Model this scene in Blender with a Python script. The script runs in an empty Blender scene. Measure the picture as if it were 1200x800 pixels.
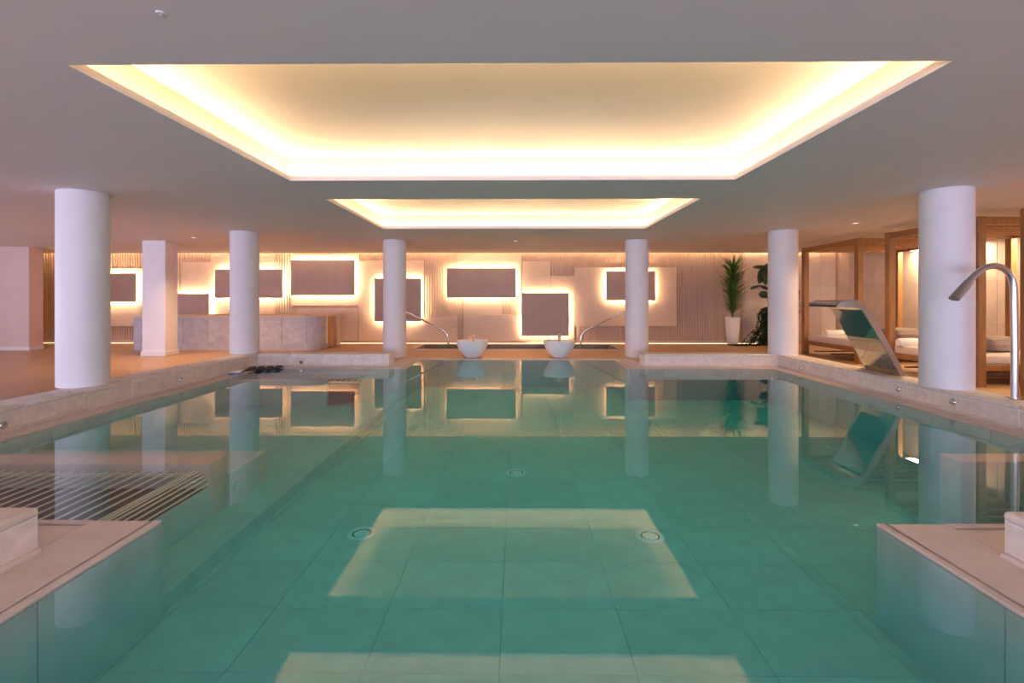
import bpy, bmesh, math, random
from mathutils import Vector, Matrix
random.seed(7)
C = bpy.context.scene.collection
SC = bpy.context.scene

# ------------------------------------------------------------------ camera
F, HY, CZ, PHI = 567.0, 350.0, 1.49, math.radians(0.55)
cam_d = bpy.data.cameras.new('camera')
cam_d.lens = F * 36.0 / 1200.0
cam_d.sensor_width = 36.0
cam_d.shift_y = (HY - 400.0) / 1200.0
cam_d.clip_start = 0.05
cam = bpy.data.objects.new('camera', cam_d)
cam.location = (0, 0, CZ)
cam.rotation_euler = (math.radians(90), 0, PHI)
C.objects.link(cam)
SC.camera = cam

# ------------------------------------------------------------------ world, daylight, exposure
w = bpy.data.worlds.new('world'); SC.world = w
w.use_nodes = True
w.node_tree.nodes['Background'].inputs[0].default_value = (0.72, 0.74, 1.0, 1)
w.node_tree.nodes['Background'].inputs[1].default_value = 1.0
DAY = (0.68, 0.70, 1.0)
def area(name, loc, rot, sx, sy, power, col):
    l = bpy.data.lights.new(name, 'AREA'); l.shape = 'RECTANGLE'
    l.size = sx; l.size_y = sy; l.energy = power; l.color = col
    o = bpy.data.objects.new(name, l); C.objects.link(o)
    o.location = loc; o.rotation_euler = rot
    return o
area('daylight_back_windows', (-3.0, -7.55, 1.35), (math.radians(112), 0, 0), 24.0, 2.6, 2050, DAY)
area('daylight_side_windows', (-17.55, 2.0, 1.35), (math.radians(122), 0, math.radians(-90)), 16.0, 2.6, 800, DAY)
vs = SC.view_settings
vs.view_transform = 'Standard'; vs.look = 'None'; vs.exposure = 0.0; vs.gamma = 1.0
vs.use_curve_mapping = False
SC.cycles.caustics_reflective = False
SC.cycles.caustics_refractive = False
SC.cycles.sample_clamp_indirect = 6.0
SC.cycles.max_bounces = 10
SC.cycles.diffuse_bounces = 6
SC.cycles.transparent_max_bounces = 16

def ray(px, py):
    dx = (px - 600.0) / F; dz = -(py - HY) / F
    c, s = math.cos(PHI), math.sin(PHI)
    return Vector((dx * c - s, dx * s + c, dz))
def at_z(px, py, z):
    r = ray(px, py); return r * ((z - CZ) / r.z) + Vector((0, 0, CZ))
def at_y(px, py, Y):
    r = ray(px, py); return r * (Y / r.y) + Vector((0, 0, CZ))
def at_x(px, py, X):
    r = ray(px, py); return r * (X / r.x) + Vector((0, 0, CZ))

# ------------------------------------------------------------------ materials
M = {}
def mat(name, col, rough=0.6, metal=0.0, var=0.0, scale=6.0, bump=0.0, bscale=60.0, stretch=(1, 1, 1), rnd=0.0, spec=0.5, col2=None, coat=0.0):
    m = bpy.data.materials.new(name); m.use_nodes = True
    nt = m.node_tree; b = nt.nodes['Principled BSDF']
    b.inputs['Roughness'].default_value = rough
    b.inputs['Metallic'].default_value = metal
    b.inputs['Specular IOR Level'].default_value = spec
    b.inputs['Coat Weight'].default_value = coat
    tc = nt.nodes.new('ShaderNodeTexCoord')
    mp = nt.nodes.new('ShaderNodeMapping'); mp.inputs['Scale'].default_value = stretch
    nt.links.new(tc.outputs['Object'], mp.inputs['Vector'])
    n = nt.nodes.new('ShaderNodeTexNoise')
    n.inputs['Scale'].default_value = scale; n.inputs['Detail'].default_value = 6
    nt.links.new(mp.outputs[0], n.inputs['Vector'])
    r = nt.nodes.new('ShaderNodeValToRGB')
    c2 = col2 if col2 else tuple(min(1, c * (1 + var)) for c in col)
    c1 = col if col2 else tuple(c * (1 - var) for c in col)
    r.color_ramp.elements[0].color = (*c1, 1); r.color_ramp.elements[1].color = (*c2, 1)
    r.color_ramp.elements[0].position = 0.32; r.color_ramp.elements[1].position = 0.68
    nt.links.new(n.outputs['Fac'], r.inputs['Fac'])
    out = r.outputs['Color']
    if rnd:
        oi = nt.nodes.new('ShaderNodeObjectInfo')
        mr = nt.nodes.new('ShaderNodeMapRange')
        mr.inputs['To Min'].default_value = 1 - rnd; mr.inputs['To Max'].default_value = 1 + rnd
        nt.links.new(oi.outputs['Random'], mr.inputs['Value'])
        hs = nt.nodes.new('ShaderNodeHueSaturation')
        nt.links.new(mr.outputs[0], hs.inputs['Value'])
        nt.links.new(out, hs.inputs['Color']); out = hs.outputs['Color']
    nt.links.new(out, b.inputs['Base Color'])
    if bump:
        n2 = nt.nodes.new('ShaderNodeTexNoise'); n2.inputs['Scale'].default_value = bscale; n2.inputs['Detail'].default_value = 4
        nt.links.new(mp.outputs[0], n2.inputs['Vector'])
        bp = nt.nodes.new('ShaderNodeBump'); bp.inputs['Strength'].default_value = bump; bp.inputs['Distance'].default_value = 0.01
        nt.links.new(n2.outputs['Fac'], bp.inputs['Height']); nt.links.new(bp.outputs[0], b.inputs['Normal'])
    M[name] = m
    return m
def emis(name, col, s):
    m = bpy.data.materials.new(name); m.use_nodes = True
    nt = m.node_tree; nt.nodes.remove(nt.nodes['Principled BSDF'])
    e = nt.nodes.new('ShaderNodeEmission'); e.inputs[0].default_value = (*col, 1); e.inputs[1].default_value = s
    nt.links.new(e.outputs[0], nt.nodes['Material Output'].inputs[0])
    M[name] = m
    return m
mat('ceiling_paint', (0.72, 0.69, 0.69), 0.6, var=0.02, scale=1.5, bump=0.03, bscale=20)
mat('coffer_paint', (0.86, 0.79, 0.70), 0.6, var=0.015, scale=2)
mat('column_paint', (0.80, 0.78, 0.80), 0.5, var=0.02, scale=3, bump=0.03, bscale=40)
mat('wall_paint', (0.72, 0.55, 0.48), 0.7, var=0.03, scale=2, bump=0.03)
mat('floor_wood', (0.52, 0.31, 0.165), 0.38, scale=3.0, stretch=(0.35, 3.0, 1), col2=(0.60, 0.38, 0.22), bump=0.04, bscale=30)
mat('stone', (0.78, 0.70, 0.62), 0.55, var=0.10, scale=9, bump=0.08, bscale=70, rnd=0.05)
mat('stone_rim', (0.68, 0.58, 0.51), 0.38, var=0.07, scale=5, bump=0.05, bscale=60, rnd=0.03)
mat('stone_core', (0.90, 0.86, 0.82), 0.6, var=0.05, scale=9)
mat('gutter', (0.16, 0.07, 0.04), 0.6, var=0.1)
mat('pool_tile', (0.45, 0.60, 0.57), 0.5, var=0.07, scale=5, bump=0.05, bscale=50, rnd=0.06)
mat('pool_bed', (0.48, 0.62, 0.57), 0.6, var=0.05)
mat('tub_tile', (0.30, 0.26, 0.21), 0.4, var=0.1)
mat('wicker', (0.10, 0.07, 0.05), 0.8, var=0.3, scale=30)
mat('bench_stone', (0.66, 0.57, 0.47), 0.55, var=0.05, scale=5)
mat('dark_pan', (0.035, 0.02, 0.012), 0.6, var=0.3, scale=5)
mat('bar_steel', (0.92, 0.84, 0.68), 0.35, metal=0.0, var=0.03)
mat('steel', (0.72, 0.70, 0.68), 0.12, metal=1.0, var=0.02)
mat('mirror_steel', (0.66, 0.66, 0.62), 0.06, metal=1.0, var=0.01)
mat('brushed_steel', (0.62, 0.60, 0.58), 0.28, metal=1.0, var=0.03, scale=30, stretch=(1, 1, 0.1))
mat('fluted', (0.50, 0.38, 0.30), 0.65, var=0.04, scale=2)
mat('panel_plain', (0.60, 0.47, 0.38), 0.65, var=0.05, scale=2.5, bump=0.03)
mat('panel_lit', (0.46, 0.36, 0.31), 0.65, var=0.05, scale=3, bump=0.03)
mat('wall_tile', (0.66, 0.55, 0.48), 0.5, var=0.06, scale=3, rnd=0.04)
mat('desk_stone', (0.50, 0.47, 0.47), 0.5, var=0.12, scale=7, bump=0.05, rnd=0.04)
mat('desk_wood', (0.52, 0.30, 0.15), 0.5, var=0.1, scale=4, stretch=(1, 1, 0.2))
mat('desk_top', (0.62, 0.48, 0.36), 0.4, var=0.05)
mat('dark_gap', (0.10, 0.06, 0.045), 0.7, var=0.1)
mat('cabana_wood', (0.23, 0.10, 0.032), 0.5, scale=6, stretch=(4, 4, 0.35), col2=(0.31, 0.15, 0.05), bump=0.05, bscale=50)
mat('mattress_cloth', (0.70, 0.60, 0.53), 0.9, var=0.03, bump=0.06, bscale=90)
mat('pillow_cloth', (0.27, 0.21, 0.19), 0.95, var=0.12, scale=25, bump=0.15, bscale=90)
mat('towel_cloth', (0.86, 0.84, 0.82), 0.95, var=0.03, bump=0.25, bscale=160)
mat('bowl_white', (0.86, 0.86, 0.88), 0.35, var=0.01)
mat('brass', (0.72, 0.48, 0.28), 0.5, metal=0.0, var=0.05)
mat('pot_white', (0.80, 0.76, 0.72), 0.35, var=0.02)
mat('soil', (0.05, 0.035, 0.025), 0.9, var=0.3, scale=40)
mat('leaf_green', (0.035, 0.12, 0.025), 0.45, scale=4, col2=(0.10, 0.24, 0.04))
mat('leaf_dark', (0.012, 0.045, 0.018), 0.4, scale=5, col2=(0.03, 0.08, 0.03))
mat('bark', (0.16, 0.11, 0.07), 0.8, var=0.3, scale=20)
mat('flower_red', (0.35, 0.03, 0.05), 0.6, var=0.3, scale=20)
mat('black_rubber', (0.012, 0.012, 0.018), 0.6, var=0.2)
mat('blue_cloth', (0.25, 0.36, 0.62), 0.8, var=0.5, scale=8)
mat('baseboard_paint', (0.80, 0.77, 0.75), 0.45, var=0.01)
mat('drain_plastic', (0.75, 0.80, 0.78), 0.4, var=0.02)
mat('window_frame', (0.35, 0.35, 0.37), 0.4, metal=0.5, var=0.02)
WARM = (1.0, 0.70, 0.40)
emis('led_coffer', (1.0, 0.64, 0.35), 62.0)
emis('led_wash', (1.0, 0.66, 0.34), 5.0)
emis('led_panel', (1.0, 0.66, 0.35), 120.0)
emis('led_cove', (1.0, 0.60, 0.28), 85.0)
emis('led_floor', (1.0, 0.72, 0.42), 2.2)
emis('led_cabana', (1.0, 0.72, 0.42), 110.0)
emis('downlight_lens', (1.0, 0.8, 0.55), 2.5)

def water_mat(name, vol_col, dens, ior=1.65):
    m = bpy.data.materials.new(name); m.use_nodes = True
    nt = m.node_tree; nt.nodes.remove(nt.nodes['Principled BSDF'])
    o = nt.nodes['Material Output']
    tr = nt.nodes.new('ShaderNodeBsdfTransparent')
    gl = nt.nodes.new('ShaderNodeBsdfGlossy'); gl.inputs['Roughness'].default_value = 0.0
    fr = nt.nodes.new('ShaderNodeFresnel'); fr.inputs['IOR'].default_value = ior
    ge = nt.nodes.new('ShaderNodeNewGeometry')      # same reflectance from above and below (flat, non-refracting surface)
    mr = nt.nodes.new('ShaderNodeMapRange'); mr.inputs['To Min'].default_value = ior; mr.inputs['To Max'].default_value = 1.0 / ior
    nt.links.new(ge.outputs['Backfacing'], mr.inputs['Value']); nt.links.new(mr.outputs[0], fr.inputs['IOR'])
    mx = nt.nodes.new('ShaderNodeMixShader')
    nt.links.new(fr.outputs[0], mx.inputs[0]); nt.links.new(tr.outputs[0], mx.inputs[1]); nt.links.new(gl.outputs[0], mx.inputs[2])
    nt.links.new(mx.outputs[0], o.inputs['Surface'])
    va = nt.nodes.new('ShaderNodeVolumeAbsorption')
    va.inputs['Color'].default_value = (*vol_col, 1); va.inputs['Density'].default_value = dens
    nt.links.new(va.outputs[0], o.inputs['Volume'])
    M[name] = m
    return m
water_mat('water', (0.20, 0.93, 0.96), 0.85)
gm = bpy.data.materials.new('window_glass'); gm.use_nodes = True
_nt = gm.node_tree; _nt.nodes.remove(_nt.nodes['Principled BSDF'])
_t = _nt.nodes.new('ShaderNodeBsdfTransparent'); _g = _nt.nodes.new('ShaderNodeBsdfGlossy'); _g.inputs['Roughness'].default_value = 0.02
_x = _nt.nodes.new('ShaderNodeMixShader'); _x.inputs[0].default_value = 0.06
_nt.links.new(_t.outputs[0], _x.inputs[1]); _nt.links.new(_g.outputs[0], _x.inputs[2]); _nt.links.new(_x.outputs[0], _nt.nodes['Material Output'].inputs[0])
M['window_glass'] = gm

# ------------------------------------------------------------------ mesh helpers
def bx(bm, x0, x1, y0, y1, z0, z1, bev=0.0, seg=2):
    r = bmesh.ops.create_cube(bm, size=1.0)
    vsx = r['verts']
    for v in vsx:
        v.co = Vector(((x0 + x1) / 2 + v.co.x * (x1 - x0), (y0 + y1) / 2 + v.co.y * (y1 - y0), (z0 + z1) / 2 + v.co.z * (z1 - z0)))
    if bev:
        es = set()
        for v in vsx: es.update(v.link_edges)
        bmesh.ops.bevel(bm, geom=list(es), offset=bev, segments=seg, profile=0.5, affect='EDGES')
def boxes(lst, bev=0.0, seg=2):
    bm = bmesh.new()
    for b in lst: bx(bm, *b, bev=bev, seg=seg)
    return bm
def box(x0, x1, y0, y1, z0, z1, bev=0.0, seg=2):
    return boxes([(x0, x1, y0, y1, z0, z1)], bev, seg)
def lathe(prof, n=32, center=(0, 0, 0), bm=None):
    bm = bm or bmesh.new(); rings = []
    for r, z in prof:
        if r < 1e-6: rings.append([bm.verts.new((center[0], center[1], center[2] + z))])
        else: rings.append([bm.verts.new((center[0] + r * math.cos(2 * math.pi * k / n), center[1] + r * math.sin(2 * math.pi * k / n), center[2] + z)) for k in range(n)])
    for a, b in zip(rings, rings[1:]):
        for k in range(n):
            k2 = (k + 1) % n
            if len(a) == 1 and len(b) == 1: continue
            if len(a) == 1: bm.faces.new((a[0], b[k2], b[k]))
            elif len(b) == 1: bm.faces.new((a[k], a[k2], b[0]))
            else: bm.faces.new((a[k], a[k2], b[k2], b[k]))
    bmesh.ops.recalc_face_normals(bm, faces=bm.faces)
    return bm
def tube(pts, rad, n=12, bm=None, cap=True):
    bm = bm or bmesh.new()
    pts = [Vector(p) for p in pts]; rings = []
    rads = rad if isinstance(rad, (list, tuple)) else [rad] * len(pts)
    up = None
    for i, p in enumerate(pts):
        t = (pts[min(i + 1, len(pts) - 1)] - pts[max(i - 1, 0)]).normalized()
        if up is None:
            up = Vector((0, 0, 1)) if abs(t.z) < 0.9 else Vector((0, 1, 0))
        s = t.cross(up).normalized(); up = s.cross(t).normalized()
        rings.append([bm.verts.new(p + rads[i] * (s * math.cos(2 * math.pi * k / n) + up * math.sin(2 * math.pi * k / n))) for k in range(n)])
    for a, b in zip(rings, rings[1:]):
        for k in range(n): bm.faces.new((a[k], a[(k + 1) % n], b[(k + 1) % n], b[k]))
    if cap:
        bm.faces.new(rings[0][::-1]); bm.faces.new(rings[-1])
    bmesh.ops.recalc_face_normals(bm, faces=bm.faces)
    return bm
def smooth_path(pts, n=6):
    P = [Vector(p) for p in pts]; out = []
    for i in range(len(P) - 1):
        p0, p1, p2, p3 = P[max(i - 1, 0)], P[i], P[i + 1], P[min(i + 2, len(P) - 1)]
        for k in range(n):
            t = k / n
            out.append(0.5 * (2 * p1 + (p2 - p0) * t + (2 * p0 - 5 * p1 + 4 * p2 - p3) * t * t + (3 * p1 - p0 - 3 * p2 + p3) * t ** 3))
    out.append(P[-1]); return out
def prism(poly, z0, z1, bm=None):
    bm = bm or bmesh.new()
    lo = [bm.verts.new((x, y, z0)) for x, y in poly]; hi = [bm.verts.new((x, y, z1)) for x, y in poly]
    n = len(poly)
    bm.faces.new(hi); bm.faces.new(lo[::-1])
    for k in range(n): bm.faces.new((lo[k], lo[(k + 1) % n], hi[(k + 1) % n], hi[k]))
    bmesh.ops.recalc_face_normals(bm, faces=bm.faces)
    return bm
def mesh(bm, m, name, smooth=False):
    me = bpy.data.meshes.new(name); bm.to_mesh(me); bm.free()
    me.materials.append(M[m])
    if smooth:
        for p in me.polygons: p.use_smooth = True
        try: me.set_sharp_from_angle(angle=math.radians(40))
        except Exception: pass
    return me
def obj(name, bm, m, parent=None, smooth=False):
    me = bm if isinstance(bm, bpy.types.Mesh) else mesh(bm, m, name, smooth)
    o = bpy.data.objects.new(name, me); C.objects.link(o)
    if parent: o.parent = parent
    return o
def tag(o, label=None, cat=None, group=None, kind=None):
    if label: o['label'] = label
    if cat: o['category'] = cat
    if group: o['group'] = group
    if kind: o['kind'] = kind
    return o
def thing(name, label, cat, loc=(0, 0, 0), rz=0.0, group=None):
    o = bpy.data.objects.new(name, None); C.objects.link(o)
    o.location = loc; o.rotation_euler = (0, 0, rz); o.empty_display_size = 0.2
    return tag(o, label, cat, group)
def struct(name, bm, m, label=None):
    o = obj(name, bm, m); o['kind'] = 'structure'
    if label: o['label'] = label
    return o

# ------------------------------------------------------------------ dimensions
ZC = 2.99                       # ceiling
XL, XR, YB, YF = -17.2, 10.72, -7.2, 16.32
W, B = 2.37, 5.40               # narrow and wide half width of the water
Y0, Y1, Y2, Y3 = 0.7, 3.21, 10.30, 11.80
ZFL, ZSH = -0.66, -0.52         # pool floor, shallow floor
CH = 0.275                      # curb height
FZ = 0.008                      # deck level

# ------------------------------------------------------------------ structure
TX, TY0, TY1 = 3.0, 14.2, 15.75  # hot tub opening
struct('floor', boxes([
    (XL, -6.10, YB, YF, -0.2, FZ), (6.05, XR, YB, YF, -0.2, FZ),
    (-6.10, -2.80, 10.95, TY0, -0.2, FZ),
    (2.80, 6.05, 10.95, TY0, -0.2, FZ), (-2.80, 2.80, 12.1, TY0, -0.2, FZ),
    (-6.10, -TX, TY0, YF, -0.2, FZ), (TX, 6.05, TY0, YF, -0.2, FZ), (-TX, TX, TY1, YF, -0.2, FZ),
    (-6.10, -3.2, YB, 2.4, -0.2, FZ), (3.2, 6.05, YB, 2.4, -0.2, FZ), (-3.2, 3.2, YB, 0.4, -0.2, FZ)]),
    'floor_wood', 'warm brown wood-look floor around the pool')
# ceiling with two coffer openings
CX0, CX1 = -2.88, 2.75
COF = [(3.08, 6.12), (7.27, 10.37)]
YE = 15.80                       # ceiling edge before the far cove
cl = struct('ceiling', boxes([
    (XL, CX0, YB, YE, ZC, ZC + 0.03), (CX1, XR, YB, YE, ZC, ZC + 0.03),
    (CX0, CX1, YB, COF[0][0], ZC, ZC + 0.03), (CX0, CX1, COF[0][1], COF[1][0], ZC, ZC + 0.03),
    (CX0, CX1, COF[1][1], YE, ZC, ZC + 0.03),
    (XL, XR, YE - 0.3, YF + 0.2, ZC + 0.34, ZC + 0.4), (XL, XR, YE - 0.35, YE - 0.3, ZC + 0.03, ZC + 0.4)]),
    'ceiling_paint', 'smooth grey white ceiling with two lit coffers')
RC, HT = 0.14, 0.33
for (a, b) in COF:
    x0, x1, y0, y1 = CX0 - RC, CX1 + RC, a - RC, b + RC
    t = 0.04
    z0, z1 = ZC + 0.03, ZC + HT
    cf = obj('coffer', boxes([
        (x0 - t, x0, y0 - t, y1 + t, z0, z1), (x1, x1 + t, y0 - t, y1 + t, z0, z1),
        (x0, x1, y0 - t, y0, z0, z1), (x0, x1, y1, y1 + t, z0, z1),
        (x0 - t, x1 + t, y0 - t, y1 + t, z1, z1 + 0.05),
        (CX0 - 0.025, CX0, a, b, z0, z0 + 0.03), (CX1, CX1 + 0.025, a, b, z0, z0 + 0.03),
        (CX0 - 0.025, CX1 + 0.025, a - 0.025, a, z0, z0 + 0.03), (CX0 - 0.025, CX1 + 0.025, b, b + 0.025, z0, z0 + 0.03)]),
        'coffer_paint', cl)
    q = 0.016; hx = (CX0 + CX1) / 2; hy = (a + b) / 2
    bm = bmesh.new()
    for (cx, cy, ln, rz) in ((CX0 - 0.075, hy, b - a + 0.06, 0), (CX1 + 0.075, hy, b - a + 0.06, 180), (hx, a - 0.075, CX1 - CX0 + 0.06, 90), (hx, b + 0.075, CX1 - CX0 + 0.06, -90)):
        t2 = box(-0.016, 0.016, -ln / 2, ln / 2, -0.003, 0.003)
        t2.transform(Matrix.Translation((cx, cy, z0 + 0.02)) @ Matrix.Rotation(math.radians(rz), 4, 'Z') @ Matrix.Rotation(math.radians(48), 4, 'Y'))
        tm = bpy.data.meshes.new('tmp'); t2.to_mesh(tm); t2.free(); bm.from_mesh(tm); bpy.data.meshes.remove(tm)
    obj('led_strip', bm, 'led_coffer', cf)
    bm = bmesh.new()
    for (cx, cy, ln, rz) in ((CX0 - 0.075, hy, b - a + 0.06, 0), (CX1 + 0.075, hy, b - a + 0.06, 180), (hx, a - 0.075, CX1 - CX0 + 0.06, 90), (hx, b + 0.075, CX1 - CX0 + 0.06, -90)):
        t2 = box(-0.019, 0.019, -ln / 2, ln / 2, -0.010, -0.0035)
        t2.transform(Matrix.Translation((cx, cy, z0 + 0.02)) @ Matrix.Rotation(math.radians(rz), 4, 'Z') @ Matrix.Rotation(math.radians(48), 4, 'Y'))
        tm = bpy.data.meshes.new('tmp'); t2.to_mesh(tm); t2.free(); bm.from_mesh(tm); bpy.data.meshes.remove(tm)
    for (cx, cy, ln, rz, pw) in ((CX0 - 0.03, hy, b - a, -90, 2.4), (CX1 + 0.03, hy, b - a, 90, 2.4), (hx, a - 0.03, CX1 - CX0, 0, 4.0), (hx, b + 0.03, CX1 - CX0, 180, 4.0)):
        al = area('coffer_center_fill', (cx, cy, z0 + 0.05), (math.radians(90 + 9), 0, math.radians(rz)), ln, 0.025, pw, (1.0, 0.64, 0.34))  # added fill light that lifts the middle of the coffer, not a fitting
        al.data.spread = math.radians(45); al.parent = cf
    obj('led_profile', bm, 'coffer_paint', cf)
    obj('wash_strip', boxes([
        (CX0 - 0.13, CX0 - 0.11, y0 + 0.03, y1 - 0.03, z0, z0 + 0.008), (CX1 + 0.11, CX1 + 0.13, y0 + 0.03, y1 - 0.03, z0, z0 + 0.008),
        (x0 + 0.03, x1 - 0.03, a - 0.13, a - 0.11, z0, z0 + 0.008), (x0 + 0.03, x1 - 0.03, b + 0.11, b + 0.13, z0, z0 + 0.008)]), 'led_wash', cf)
obj('cove_light', box(XL + 0.3, XR - 0.2, YE - 0.12, YE - 0.08, ZC + 0.03, ZC + 0.05), 'led_cove', cl)

# walls
wf = struct('wall_far', box(XL, XR, YF + 0.03, YF + 0.25, -0.2, 3.6), 'wall_paint', 'far wall clad in fluted timber and smooth panels')
WX = at_y(872, 350, YF).x        # right end of the fluting
n_fl = int((WX - XL) / 0.085); bm = bmesh.new()
prev = None
prof = [(0.0, 0.028), (0.055, 0.028), (0.060, 0.0), (0.080, 0.0)]
line = []
for k in range(n_fl):
    for dx, dy in prof: line.append((XL + k * 0.085 + dx, YF + 0.028 - dy))
vlo = [bm.verts.new((x, y, 0.09)) for x, y in line]; vhi = [bm.verts.new((x, y, 3.34)) for x, y in line]
for i in range(len(line) - 1): bm.faces.new((vlo[i], vlo[i + 1], vhi[i + 1], vhi[i]))
fl = obj('fluting', bm, 'fluted', wf); fl['kind'] = 'stuff'
obj('floor_light_strip', boxes([(-16.9, WX + 0.6, 16.02, 16.05, FZ, FZ + 0.018)]), 'led_floor', wf)
# tiled bays of the far wall and the right wall
def tile_wall(parent, fn, n, x0, wd):
    rows = [(0.02, 0.96), (0.966, 1.915), (1.921, 3.30)]
    for k in range(n):
        for (a, b) in rows:
            me = mesh(fn(x0 + k * wd + 0.003, x0 + (k + 1) * wd - 0.003, a, b), 'wall_tile', 'wall_tile')
            o = obj('wall_tile', me, None, parent)
            o.location = me_center(me)
def me_center(me):
    c = Vector()
    for v in me.vertices: c += v.co
    c /= len(me.vertices)
    me.transform(Matrix.Translation(-c)); return c
ntf = 6; twf = (XR - 0.02 - WX - 0.01) / ntf
tile_wall(wf, lambda a, b, z0, z1: box(a, b, YF, YF + 0.04, z0, z1, 0.003, 1), ntf, WX + 0.01, twf)
wr = struct('wall_right', box(XR + 0.02, XR + 0.25, YB, YF + 0.25, -0.2, 3.6), 'wall_paint', 'tiled side wall behind the cabanas')
tile_wall(wr, lambda a, b, z0, z1: box(XR - 0.01, XR + 0.03, a, b, z0, z1, 0.003, 1), 23, 4.0, 0.53)
# left wall and back wall with window openings
def window_wall(name, horiz, p, a0, a1, holes, label):
    lst = []
    def add(u0, u1, z0, z1):
        lst.append((u0, u1, p - 0.12, p, z0, z1) if horiz else (p - 0.12, p, u0, u1, z0, z1))
    u = a0
    for (h0, h1) in holes:
        add(u, h0, -0.2, 3.4); add(h0, h1, -0.2, 0.25); add(h0, h1, 2.75, 3.4); u = h1
    add(u, a1, -0.2, 3.4)
    return struct(name, boxes(lst), 'wall_paint', label)
hb = [(-15.0 + 4.1 * k, -15.0 + 4.1 * k + 3.8) for k in range(6)]
hl = [(-5.5 + 3.9 * k, -5.5 + 3.9 * k + 3.6) for k in range(4)]
window_wall('wall_back', True, YB, XL, XR, hb, 'back wall with tall daylight windows')
window_wall('wall_left', False, XL, YB, YF + 0.25, hl, 'side wall with tall daylight windows')
wi = 0
for hol, horiz, p in ((hb, True, YB), (hl, False, XL)):
    for (h0, h1) in hol:
        wi += 1
        mid = (h0 + h1) / 2
        def bb(u0, u1, z0, z1, d0, d1):
            return (u0, u1, p - d1, p - d0, z0, z1) if horiz else (p - d1, p - d0, u0, u1, z0, z1)
        f_ = struct('window_%d' % wi, boxes([bb(h0, h0 + 0.06, 0.25, 2.75, 0.03, 0.09), bb(h1 - 0.06, h1, 0.25, 2.75, 0.03, 0.09),
             bb(h0, h1, 0.25, 0.31, 0.03, 0.09), bb(h0, h1, 2.69, 2.75, 0.03, 0.09), bb(mid - 0.03, mid + 0.03, 0.31, 2.69, 0.03, 0.09)]), 'window_frame')
        for q in ((h0 + 0.06, mid - 0.03), (mid + 0.03, h1 - 0.06)):
            obj('pane', boxes([bb(q[0], q[1], 0.31, 2.69, 0.055, 0.063)]), 'window_glass', f_)
# projecting wall nib at the far side of the lounge floor
nib0 = at_y(34, 350, 13.83).x
nw = struct('wall_nib', box(XL, nib0, 13.83, 14.25, 0.0, ZC), 'wall_paint', 'plain projecting wall nib with white baseboard')
struct('baseboard_nib', boxes([(XL, nib0 + 0.015, 13.815, 13.83, FZ, 0.11), (nib0, nib0 + 0.015, 13.83, 14.25, FZ, 0.11)]), 'baseboard_paint', 'white baseboard round the wall nib')

# ------------------------------------------------------------------ pool basin
pool = thing('pool_basin', 'stone-lined swimming pool with large pale floor tiles and overflow rim', 'pool', (0, 7, 0))
PO = Vector((0, 7, 0))
def ppart(name, bm, m, smooth=False):
    me = mesh(bm, m, name, smooth); me.transform(Matrix.Translation(-PO))
    return obj(name, me, None, pool)
poly = [(-W, Y0), (W, Y0), (W, Y1), (B, Y1), (B, Y2), (W, Y2), (W, Y3), (-W, Y3), (-W, Y2), (-B, Y2), (-B, Y1), (-W, Y1)]
ppart('basin_bed', boxes([(-6, 6, 0.4, 12.1, -1.0, ZFL - 0.03), (-6.0, -2.47, Y1 - 0.2, Y2 + 0.2, ZFL - 0.03, ZSH - 0.03)]), 'pool_bed')
# basin walls (backing), then wall tiles
n = len(poly)
for i in range(n):
    (xa, ya), (xb, yb) = poly[i], poly[(i + 1) % n]
    d = Vector((xb - xa, yb - ya, 0)); L = d.length; d /= L
    nrm = Vector((d.y, -d.x, 0))      # outward for a ccw polygon
    e0, e1 = 0.0, 0.0
    bm = bmesh.new()
    bx(bm, 0.032, L - 0.032, -0.30, -0.0215, -1.0, -0.0125)
    R = Matrix(((d.x, -nrm.x, 0, xa), (d.y, -nrm.y, 0, ya), (0, 0, 1, 0), (0, 0, 0, 1)))
    bm.transform(R)
    bmesh.ops.recalc_face_normals(bm, faces=bm.faces)
    ppart('basin_wall', bm, 'pool_bed')
    k = max(1, round(L / 0.8)); tw = L / k
    for j in range(k):
        bm = box(j * tw + 0.003, (j + 1) * tw - 0.003, -0.02, 0.0, -0.80, -0.012, 0.002, 1)
        bm.transform(R); bmesh.ops.recalc_face_normals(bm, faces=bm.faces)
        me = mesh(bm, 'pool_tile', 'wall_tile'); c = me_center(me)
        o = obj('wall_tile', me, None, pool); o.location = c - PO
# floor tiles .8 x .48
tmesh = {}
def floor_tile(x0, x1, y0, y1, z):
    key = (round(x1 - x0, 3), round(y1 - y0, 3))
    if key not in tmesh:
        tmesh[key] = mesh(box(-(x1 - x0) / 2 + 0.0012, (x1 - x0) / 2 - 0.0012, -(y1 - y0) / 2 + 0.0012, (y1 - y0) / 2 - 0.0012, -0.03, 0.0, 0.0015, 1), 'pool_tile', 'floor_tile')
    o = obj('floor_tile', tmesh[key], None, pool)
    o.location = (Vector(((x0 + x1) / 2, (y0 + y1) / 2, z)) - PO)
TWX, TWY = 0.79, 0.59
def lay(xa, xb, ya, yb, z, ox, oy):
    j = math.floor((ya - oy) / TWY)
    while oy + j * TWY < yb - 0.02:
        y0, y1 = max(ya, oy + j * TWY), min(yb, oy + (j + 1) * TWY)
        i = math.floor((xa - ox) / TWX)
        while ox + i * TWX < xb - 0.02:
            x0, x1 = max(xa, ox + i * TWX), min(xb, ox + (i + 1) * TWX)
            if y1 - y0 > 0.04 and x1 - x0 > 0.04: floor_tile(x0, x1, y0, y1, z)
            i += 1
        j += 1
lay(-W, W, 1.6, Y3, ZFL, -0.10, 3.36)
lay(W, B, Y1, Y2, ZFL, -0.10, 3.36)
lay(-B, -2.47, Y1, Y2, ZSH, -2.47, 3.36)
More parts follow.
